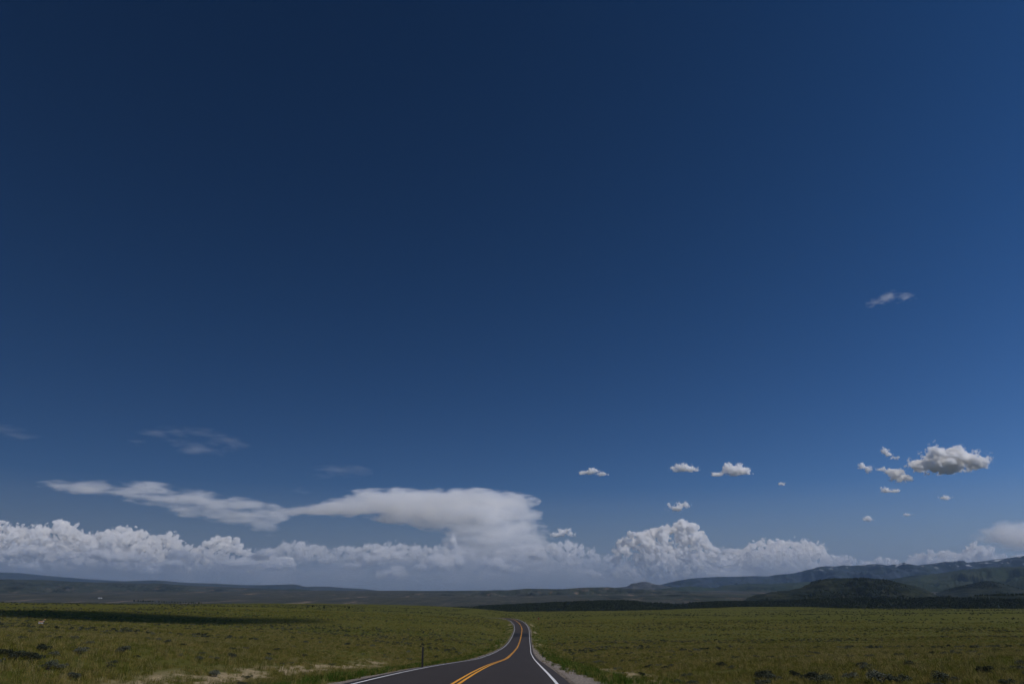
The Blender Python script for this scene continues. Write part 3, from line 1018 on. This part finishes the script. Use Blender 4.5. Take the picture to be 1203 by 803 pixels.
# --- the bank along the horizon
bank([(-60, 612), (-25, 620), (0, 610), (8, 611), (14, 615), (30, 618), (50, 615), (60, 617), (66, 611), (72, 608), (79, 610), (84, 613), (92, 620), (100, 624), (113, 628)],
     690, 82000, "heaped white cloud with a knobbly double tower at far left of bank", 11)
bank([(100, 634), (113, 626), (128, 620), (143, 618), (163, 621), (180, 628), (190, 625), (199, 623), (207, 627), (210, 636), (216, 645), (222, 650)],
     690, 80000, "broad white heap cloud with rounded shoulder, second from left in bank", 12)
bank([(205, 650), (213, 643), (221, 635), (229, 641), (238, 640), (246, 631), (260, 629), (273, 628), (280, 633), (285, 639), (293, 648), (302, 648), (312, 644.5), (322, 650), (332, 655)],
     690, 78000, "row of small bright cloud turrets below the tail of the long streak", 13, rx=(3.5, 8))
bank([(312, 652), (322, 642), (329, 637), (345, 635.5), (357, 635.5), (370, 638), (382, 641), (400, 641), (420, 641), (433, 637.5), (450, 637), (466, 636.5), (486, 639), (505, 641), (525, 640), (545, 643), (560, 648)],
     690, 84000, "low grey flat topped cloud bank under the anvil, left of its stem", 14, dens=4.0, sharp=4.0, amp=2.2, bias=-0.1, fade=(664, 634, 0.04))
bank([(560, 655), (580, 645), (600, 640), (620, 637), (640, 638), (655, 635.5), (669, 634), (680, 636.5), (693, 641), (700, 648), (712, 651), (728, 652), (740, 660)],
     690, 80000, "pale hazy heap cloud right of the anvil stem, above the road end", 15, dens=3.5, sharp=4.0, amp=2.2, bias=-0.12, fade=(676, 636, 0.10))
bank([(722, 655), (727, 640), (730, 627), (738, 622.5), (752, 624), (768, 620.5), (786, 613.5), (800, 610), (810, 612), (818, 617), (826, 623), (825, 630), (830, 637), (845, 641), (855, 648), (862, 660)],
     688, 62000, "tallest bright cauliflower cloud tower, in the middle right of the bank", 16, dens=14.0, rx=(4, 9), fade=(690, 650, 0.05))
bank([(842, 655), (852, 645), (861, 643.5), (877, 640), (893, 633.5), (914, 634.5), (930, 633), (943, 633.5), (955, 634), (965, 638), (970, 648), (985, 651), (1000, 655), (1012, 662)],
     686, 70000, "broad white cloud with long sloping right shoulder above the blue range", 17, fade=(684, 652, 0.05))
bank([(1008, 666), (1014, 659), (1021, 656), (1032, 654), (1040, 652.5), (1053, 656), (1060, 662)], 680, 76000,
     "small white cloud dome peeking over the snow patched ridge", 18, rx=(4, 7), body=2, fade=(676, 660, 0.2))
bank([(1054, 664), (1068, 656.5), (1078, 650), (1087, 646.5), (1097, 647), (1118, 647), (1129, 649), (1135, 642), (1144, 637), (1152, 635.5), (1160, 641), (1169, 648), (1190, 651), (1215, 652), (1240, 655)],
     678, 72000, "long low white cloud resting on the snow patched ridge at far right", 19, rx=(4, 8), fade=(674, 654, 0.15))
# --- bright heads standing in front of the bank
FR = dict(dens=9.0, sharp=6.0, amp=2.2, bias=-0.08, feat=7.0, rough=0.66, detail=4, knob=0.9, hull=1.6, step=0.25, vox=0.8, deep=1.2)
vcloud([(424, 662, 10, 6), (414, 665, 12, 5)], 72000, "low bright cloud head in front of the grey bank, left of the anvil stem", 51, **FR)
vcloud([(510, 660, 14, 8), (522, 664, 12, 6), (498, 666, 12, 5)], 72000, "bright heaped cloud low under the middle of the anvil", 52, **FR)
vcloud([(533, 634, 5, 9), (530, 641, 8, 5)], 76000, "small cloud turret rising into the gap below the anvil", 53, **FR)
vcloud([(583, 665, 12, 6), (598, 668, 14, 5)], 72000, "low bright cloud streak in front of the anvil stem", 54, **FR)
vcloud([(446, 650, 14, 7), (462, 653, 12, 6)], 74000, "lumpy pale cloud head on top of the grey bank under the anvil", 55, **FR)
vcloud([(118, 651, 16, 6), (134, 655, 14, 5)], 70000, "bright low cloud shelf in front of the second heap from left", 56, **FR)
vcloud([(35, 648, 22, 7), (14, 651, 16, 5)], 70000, "pale low cloud shelf in front of the far left heap", 57, **FR)
vcloud([(312, 650, 12, 7), (303, 654, 10, 5)], 72000, "small bright cloud head below the hooked end of the long streak", 58, **FR)
vcloud([(205, 662, 14, 5), (190, 665, 14, 4)], 70000, "flat pale cloud shelf low below the second heap from left", 59, **FR)
gh = np.random.default_rng(77)
for k in range(18):
    px_ = 10 + 710 * (k + gh.uniform(.1, .9)) / 18
    py_ = gh.uniform(652, 675)
    w_ = gh.uniform(9, 17)
    vcloud([(px_, py_, w_, w_ * .36), (px_ + w_ * gh.uniform(-.6, .6), py_ - w_ * .22, w_ * .6, w_ * .33)], gh.uniform(66000, 76000), "small pale cloud scrap low in the hazy foot of the cloud bank", 600 + k,
           group="cloud scraps in the foot of the bank", **{**FR, 'dens': gh.uniform(2.5, 8), 'amp': 3.4})
# --- anvil and ice streaks
vcloud([(545, 602, 68, 21), (500, 597, 72, 17), (448, 594, 60, 11), (398, 599, 50, 5.5), (362, 600, 40, 4), (480, 584, 52, 7), (545, 585, 60, 8), (600, 589, 30, 8), (590, 604, 42, 24), (572, 628, 46, 34), (600, 640, 44, 34), (585, 655, 60, 30), (608, 615, 26, 26), (470, 590, 66, 13), (580, 592, 50, 11)], 92000,
       "huge pale storm cloud with flat anvil top spreading to the left", 21, dens=0.5, sharp=2.2, amp=4.2, feat=17, deep=0.9, stretch=(0.55, 0.55, 1.5), tilt=R(-6), detail=8, rough=0.6, hull=1.25, vox=2.0, step=0.2)
vcloud([(165, 575, 40, 9), (205, 585, 50, 10), (250, 595, 55, 11), (290, 603, 46, 12), (312, 611, 20, 12), (320, 618, 12, 13), (118, 573, 62, 5)], 70000,
       "long pale ice cloud streak slanting down to the right", 22, dens=0.36, sharp=1.3, amp=5.8, bias=0.015, feat=18, deep=0.8, stretch=(0.5, 0.5, 2.0), tilt=R(14), detail=8, rough=0.6, hull=1.25, vox=1.5, step=0.2)
vcloud([(1205, 630, 50, 16), (1182, 624, 30, 11), (1240, 628, 40, 14)], 42000,
       "smooth grey cloud sheet cut off by right edge of the photo", 23, dens=0.55, sharp=1.6, amp=2.4, feat=20, deep=1.0, stretch=(0.6, 0.6, 1.4), hull=1.25, vox=1.5, step=0.2)
# --- fair weather clouds
SM = dict(dens=7.5, sharp=4.0, amp=3.2, step=0.25, bias=-0.02, knob=0.8, deep=1.0, vox=0.6, detail=7, rough=0.68, hull=1.6)
vcloud([(1112, 544, 38, 13), (1102, 533, 16, 12), (1121, 535, 20, 11), (1138, 541, 19, 10), (1084, 546, 16, 7), (1148, 545, 12, 7)], 13500,
       "largest lone cloud in the open sky, a plump white oval with flat base", 31, feat=11, base_row=554, **SM)
vcloud([(1052, 557, 13, 7.5), (1061, 561, 11, 6), (1045, 553, 6, 4)], 13700, "small white cloud just below left of the largest lone cloud", 32, feat=8, **SM)
vcloud([(1013, 548, 6, 4.5), (1020, 551, 6, 4.5), (1034, 551, 7, 3)], 14000, "tattered small cloud at left end of the group of lone clouds", 33, feat=6, **SM)
vcloud([(1039, 529.5, 6, 4.5), (1043, 533.5, 5.5, 4), (1051, 537.5, 5, 2.6)], 13000, "tiny puff up left of the largest lone cloud", 34, feat=5, **SM)
vcloud([(1041, 575.5, 8, 4.5), (1050, 577, 9, 3)], 15500, "small flat based cloud below the group of lone clouds", 35, feat=6, base_row=579.5, **SM)
vcloud([(1110, 584.5, 8, 3)], 16000, "very small thin cloud below the largest lone cloud", 36, feat=5, **SM)
vcloud([(1020, 609, 7, 4)], 20000, "tiny white puff low above the snow patched ridge", 37, feat=5, **SM)
vcloud([(1067, 604, 5, 2.4)], 20000, "faint speck of cloud right of the tiny low puff", 38, feat=5, **SM)
vcloud([(861, 551, 15, 8), (872, 553, 11, 6), (843, 557, 8, 3.2)], 13500, "bright oval cloud with small tail, right one of a pair in open sky", 39, feat=8, base_row=560, **SM)
vcloud([(802, 549.5, 12, 5.5), (812, 551, 11, 4), (793, 550.5, 7, 4)], 14000, "small ragged white cloud, left one of a pair in open sky", 40, feat=6, base_row=555, **SM)
vcloud([(697, 553, 8, 4.5), (688, 555, 9, 3), (708, 556.5, 8, 2.6)], 14000, "small wispy white cloud alone right of the anvil", 41, feat=5, **SM)
vcloud([(803, 593.5, 9, 5), (794, 597.5, 10, 3.6), (786, 593, 4, 3)], 17500, "small slanting cloud right above the tallest cloud tower", 42, feat=6, **SM)
vcloud([(663, 624.5, 9, 5), (654, 628, 10, 4), (671, 627, 6, 3.4)], 24000, "small white cloud beside the right end of the anvil", 43, feat=6, **SM)
vcloud([(918, 568, 5, 2.2)], 15000, "tiny faint cloud right of the pair in open sky", 44, feat=4, **SM)
TH = dict(sharp=1.0, amp=6.0, bias=0.04, deep=0.8, detail=8, rough=0.62, vox=0.8, hull=1.2, step=0.25)
vcloud([(1044, 348, 13, 7), (1030, 356, 12, 6), (1062, 350, 16, 4)], 6500, "highest wisp of white cloud, alone in the blue at right", 45, dens=0.42, feat=9, stretch=(0.6, 0.6, 1.5), tilt=R(-25), **TH)
vcloud([(18, 508, 30, 6), (0, 504, 22, 5)], 26000, "faint thin wisp at far left edge, highest on that side", 46, dens=0.057, feat=14, stretch=(0.4, 0.4, 2), tilt=R(15), **TH)
vcloud([(215, 509, 46, 7), (250, 521, 44, 8), (235, 528, 36, 6)], 26000, "faint torn veil of high cloud above the long streak", 47, dens=0.068, feat=16, stretch=(0.4, 0.4, 2), tilt=R(12), **TH)
vcloud([(160, 519, 11, 4)], 26000, "tiny faint high wisp left of the torn veil", 48, dens=0.096, feat=8, stretch=(0.4, 0.4, 2), **TH)
vcloud([(400, 553, 36, 6), (385, 557, 22, 5)], 28000, "faint wisp above the left tip of the anvil", 49, dens=0.080, feat=14, stretch=(0.4, 0.4, 2), tilt=R(8), **TH)
vcloud([(351, 577, 17, 5)], 28000, "small faint wisp between streak and anvil", 50, dens=0.096, feat=9, stretch=(0.4, 0.4, 2), **TH)
# rain and dust hazing the foot of the bank, thickest near the ground
m = NT("distant_hazy_air")
z_ = m.n('ShaderNodeSeparateXYZ', {'Vector': m.pos()}).outputs[2]
v_ = m.n('ShaderNodeVolumePrincipled', {'Color': (0.60, 0.64, 0.68, 1), 'Anisotropy': 0.1})
m.t.links.new(m.math('MULTIPLY', m.math('EXPONENT', m.math('MULTIPLY', z_, -1 / 1900.0)), 0.0002), v_.inputs['Density'])
m.t.links.new(v_.outputs[0], m.out.inputs['Volume'])
aa = np.linspace(-R(52), R(52), 60)
V_, F_ = [], []
for a_ in aa:
    for (r_, zz) in ((47000, -150), (58000, -150), (58000, 6500), (47000, 6500)):
        V_.append((r_ * math.sin(a_), r_ * math.cos(a_), zz))
n_ = len(aa)
for i in range(n_ - 1):
    for q in range(4):
        F_.append((i * 4 + q, i * 4 + (q + 1) % 4, i * 4 + 4 + (q + 1) % 4, i * 4 + 4 + q))
F_ += [(0, 3, 2, 1), (n_ * 4 - 4, n_ * 4 - 3, n_ * 4 - 2, n_ * 4 - 1)]
tag(link("distant_haze", mesh_np("distant_haze", V_, F_, m.m, False)), kind="stuff")
# ------------------------------------------------------------------ posts and signs
def metal(name, col, rough=.6, met=0.0):
    m = NT(name)
    n = m.noise(m.pos(), 12, 4, .7)
    c = m.mix(m.ramp(n, [(0.45, 0.0), (0.75, 0.6)]), col, tuple(x * .55 for x in col))
    m.bsdf(c, rough, .3, None, Metallic=met)
    return m.m


STEEL = metal("weathered_steel", (0.022, 0.02, 0.02), .7)
RUST = metal("rust_brown_paint", (0.16, 0.052, 0.028), .7)
REFL = metal("white_reflector", (0.7, 0.7, 0.68), .35)


def box_mesh(name, boxes, mat, bev=0.0):
    bm = bmesh.new()
    for (cx_, cy_, cz_, sx_, sy_, sz_) in boxes:
        bmesh.ops.create_cube(bm, size=1.0, matrix=Matrix.Translation((cx_, cy_, cz_)) @ Matrix.Diagonal((sx_, sy_, sz_, 1)))
    if bev: bmesh.ops.bevel(bm, geom=bm.edges[:], offset=bev, segments=1, affect='EDGES')
    me = bpy.data.meshes.new(name)
    bm.to_mesh(me); bm.free()
    me.materials.append(mat)
    return me


def u_post(p, h, label, w=.065, refl=True, tilt=0.0):
    e = bpy.data.objects.new("delineator_post", None)
    COL.objects.link(e)
    e.location = p
    e.rotation_euler = (0, tilt, R(4))
    tag(e, label, "roadside post")
    # a flanged steel channel, as road delineators are
    link("post", box_mesh("post", [(0, 0, h / 2 - .15, w * .55, .008, h + .3), (-w * .3, -.016, h / 2 - .15, .008, .036, h + .297), (w * .3, -.016, h / 2 - .15, .008, .036, h + .297),
                                   (-w * .42, -.031, h / 2 - .15, w * .24, .006, h + .294), (w * .42, -.031, h / 2 - .15, w * .24, .006, h + .294)], STEEL), e)
    if refl:
        r_ = link("reflector", box_mesh("reflector", [(0, .014, h - .07, .07, .012, .09)], STEEL, .003), e)
    return e


h_ = hit(496, 783.3)
u_post(h_, 1.22, "tall thin dark post at left edge of the road", .11)
u_post(hit(573.5, 765), 1.0, "short faint dark post farther along the left verge", .07)
u_post(hit(637.5, 772), .75, "short dark post on the right verge beside the gravel", .07)
u_post(hit(673.6, 777), .8, "short dark post in the grass right of the gravel shoulder", .06, False, .05)

p_ = hit(632.8, 730)
e = bpy.data.objects.new("marker_sign", None)
COL.objects.link(e)
e.location = p_
k_ = np.linalg.norm(p_) / FPX
tag(e, "small rust brown sign standing in grass right of the road crest", "sign")
link("panel", box_mesh("panel", [(0, 0, 3.3 * k_, 1.5 * k_, .03, 2.2 * k_)], RUST, .008), e)
link("post", box_mesh("post", [(0, .05, 2.0 * k_, .09, .06, 4.4 * k_)], STEEL), e)

# ------------------------------------------------------------------ white farm building far off on the flats
WALL = metal("white_boards", (0.55, 0.55, 0.54), .7)
ROOF = metal("pale_roof", (0.45, 0.46, 0.47), .5)
p_ = hit(117.5, 702.6)
if p_ is not None:
    k_ = np.linalg.norm(p_) / FPX
    e = bpy.data.objects.new("farm_building", None)
    COL.objects.link(e)
    e.location = p_
    e.rotation_euler = (0, 0, R(-8))
    tag(e, "tiny white farm building on the grey flats at far left", "building")
    L_, D_, H_ = 3.6 * k_, 1.3 * k_, 0.5 * k_
    wl = link("wall", box_mesh("wall", [(0, 0, H_ / 2 - 1, L_, D_, H_ + 2)], WALL), e)
    V = np.array([(-L_ * .52, -D_ * .56, H_), (L_ * .52, -D_ * .56, H_), (L_ * .52, 0, H_ * 1.6), (-L_ * .52, 0, H_ * 1.6), (L_ * .52, D_ * .56, H_), (-L_ * .52, D_ * .56, H_)])
    bm = bmesh.new()
    vs = [bm.verts.new(v) for v in V]
    for f in ((0, 1, 2, 3), (3, 2, 4, 5), (0, 3, 5), (1, 4, 2), (0, 5, 4, 1)): bm.faces.new([vs[i] for i in f])
    me = bpy.data.meshes.new("roof"); bm.to_mesh(me); bm.free(); me.materials.append(ROOF)
    link("roof", me, e)
    link("door", box_mesh("door", [(L_ * .15, -D_ * .5 - .06, H_ * .4, L_ * .14, .1, H_ * .8)], STEEL), e)

# ------------------------------------------------------------------ pronghorn antelope in the left meadow
def pronghorn(p, label, yaw, k=1.0):
    J = {  # joint: (x forward, y side, z up, radius)
        'hip': (-.36, 0, .74, .155), 'belly': (-.05, 0, .70, .17), 'chest': (.26, 0, .70, .175), 'neck0': (.42, 0, .86, .10), 'neck1': (.52, 0, 1.02, .072),
        'skull': (.60, 0, 1.12, .066), 'muzzle': (.76, 0, 1.03, .034), 'rump': (-.50, 0, .76, .10), 'tail': (-.58, 0, .72, .03)}
    E = [('hip', 'belly'), ('belly', 'chest'), ('chest', 'neck0'), ('neck0', 'neck1'), ('neck1', 'skull'), ('skull', 'muzzle'), ('hip', 'rump'), ('rump', 'tail')]
    for s in (-1, 1):
        n_ = 'lr'[s > 0]
        J.update({'th' + n_: (-.38, .10 * s, .60, .085), 'st' + n_: (-.30, .11 * s, .46, .05), 'hk' + n_: (-.46, .10 * s, .30, .026), 'hf' + n_: (-.43, .10 * s, 0.0, .018),
                  'sh' + n_: (.28, .09 * s, .56, .07), 'el' + n_: (.25, .10 * s, .44, .04), 'kn' + n_: (.29, .10 * s, .24, .024), 'ff' + n_: (.28, .10 * s, 0.0, .018),
                  'ear' + n_: (.55, .09 * s, 1.22, .016)})
        E += [('hip', 'th' + n_), ('th' + n_, 'st' + n_), ('st' + n_, 'hk' + n_), ('hk' + n_, 'hf' + n_), ('chest', 'sh' + n_), ('sh' + n_, 'el' + n_), ('el' + n_, 'kn' + n_), ('kn' + n_, 'ff' + n_), ('skull', 'ear' + n_)]
    names = list(J)
    me = bpy.data.meshes.new("pronghorn_raw")
    me.from_pydata([J[n_][:3] for n_ in names], [(names.index(a), names.index(b)) for a, b in E], [])
    o = bpy.data.objects.new("pronghorn_raw", me)
    COL.objects.link(o)
    sm = o.modifiers.new("skin", 'SKIN')
    for i, n_ in enumerate(names):
        me.skin_vertices[0].data[i].radius = (J[n_][3],) * 2
    me.skin_vertices[0].data[0].use_root = True
    o.modifiers.new("sub", 'SUBSURF').levels = 2
    dg = bpy.context.evaluated_depsgraph_get()
    out = bpy.data.meshes.new_from_object(o.evaluated_get(dg))
    bpy.data.objects.remove(o)
    out.name = "pronghorn"
    co = np.array([v.co[:] for v in out.vertices])
    white = np.zeros(len(co))
    white = np.maximum(white, sstep(-.42, -.50, co[:, 0]) * sstep(.52, .60, co[:, 2]))                 # rump patch
    white = np.maximum(white, sstep(.66, .60, co[:, 2] + .0) * sstep(.45, .50, co[:, 2]) * (np.abs(co[:, 0]) < .45))   # belly and lower flank
    white = np.maximum(white, (np.abs(co[:, 2] - .86 - .0) < .035) * (co[:, 0] > .42))                 # throat bar
    attr(out, "white", white)
    m = NT("pronghorn_coat")
    n_ = m.noise(m.pos(), 30, 4, .6)
    c = m.mix(m.attr("white"), m.ramp(n_, [(0.3, (0.27, 0.145, 0.07)), (0.7, (0.38, 0.22, 0.12))]), (0.80, 0.76, 0.70))
    m.bsdf(c, .9, .1)
    out.materials.clear(); out.materials.append(m.m)
    for f in out.polygons: f.use_smooth = True
    e = link("pronghorn", out, None, p)
    e.rotation_euler = (0, 0, yaw)
    e.scale = (k, k, k)
    tag(e, label, "antelope")
    for s in (-1, 1):
        V, F = [], []
        pts = [((.60, .045 * s, 1.16), .018), ((.62, .065 * s, 1.27), .015), ((.63, .075 * s, 1.36), .010), ((.60, .06 * s, 1.42), .003)]
        for (c_, r_) in pts:
            for q in range(6): V.append((c_[0] + r_ * math.cos(q * 1.047), c_[1] + r_ * math.sin(q * 1.047), c_[2]))
        for b in range(3):
            for q in range(6): F.append((b * 6 + q, b * 6 + (q + 1) % 6, b * 6 + 6 + (q + 1) % 6, b * 6 + 6 + q))
        link("horn", mesh_np("horn", V, F, STEEL), e)
    return e


p_ = hit(47.5, 735.6)
print("pronghorn range", np.linalg.norm(p_))
pronghorn(p_, "tan and white pronghorn standing in the left meadow below the dark shadow band", R(-14), 1.4)

# ------------------------------------------------------------------ the low cloud overhead that shades part of the left plain
band = [(-30, 717), (0, 717), (60, 716.6), (110, 717.5), (150, 719), (200, 722), (260, 725), (300, 726.5), (400, 727.6), (490, 728.8),
        (490, 729.6), (400, 730.8), (320, 731.6), (260, 733), (200, 732.6), (150, 731), (100, 729), (50, 726.4), (0, 724), (-30, 723.4)]
gp = np.array([hit(x, y) for x, y in band])
print("shadow band", [(round(float(np.hypot(*q[:2]))), round(float(q[2]), 1)) for q in gp])
alt = 1560.0
lo, hi = gp[:, :2].min(0), gp[:, :2].max(0)
g = np.random.default_rng(501)
sx_, sy_ = g.uniform(lo[0], hi[0], 60000), g.uniform(lo[1], hi[1], 60000)
ins, dist = inside(gp[:, :2], sx_, sy_)
ok = np.nonzero(ins & (dist > 1.0) & (fbm(sx_ / 22, sy_ / 22, 3, 503) > -0.2))[0][:2600]
cz = gp[:, 2].mean()
C = np.stack([sx_[ok] + SUNV[0] / SUNV[2] * (alt - cz), sy_[ok] + SUNV[1] / SUNV[2] * (alt - cz), np.full(len(ok), alt) + g.uniform(-6, 6, len(ok))], -1)
rad = np.clip(dist[ok] * 1.0, 2.5, 16)
me, org = blobs_to_mesh("cloud", C, np.stack([rad, rad, np.maximum(rad, 8) * 1.4], -1), cloud_mat("low_cloud", 0.045), 3.0)
tag(link("cloud", me, loc=org), "ragged flat cloud overhead casting the dark band of shadow on left plain", "cloud")

# ------------------------------------------------------------------ the air
m = NT("hazy_air")
v = m.n('ShaderNodeVolumePrincipled', {'Color': (0.44, 0.66, 0.97, 1), "Density": 1.25e-5, 'Anisotropy': 0.15})
m.t.links.new(v.outputs[0], m.out.inputs['Volume'])
bm = bmesh.new()
bmesh.ops.create_cube(bm, size=1.0)
me = bpy.data.meshes.new("haze")
bm.to_mesh(me); bm.free()
me.materials.append(m.m)
hz = link("haze", me)
HB = 45000.0
hz.scale = (2 * HB, 2 * HB, 2000.0)
hz.location = (0, 0, 1500.0 - 1000.0)
tag(hz, kind="stuff")
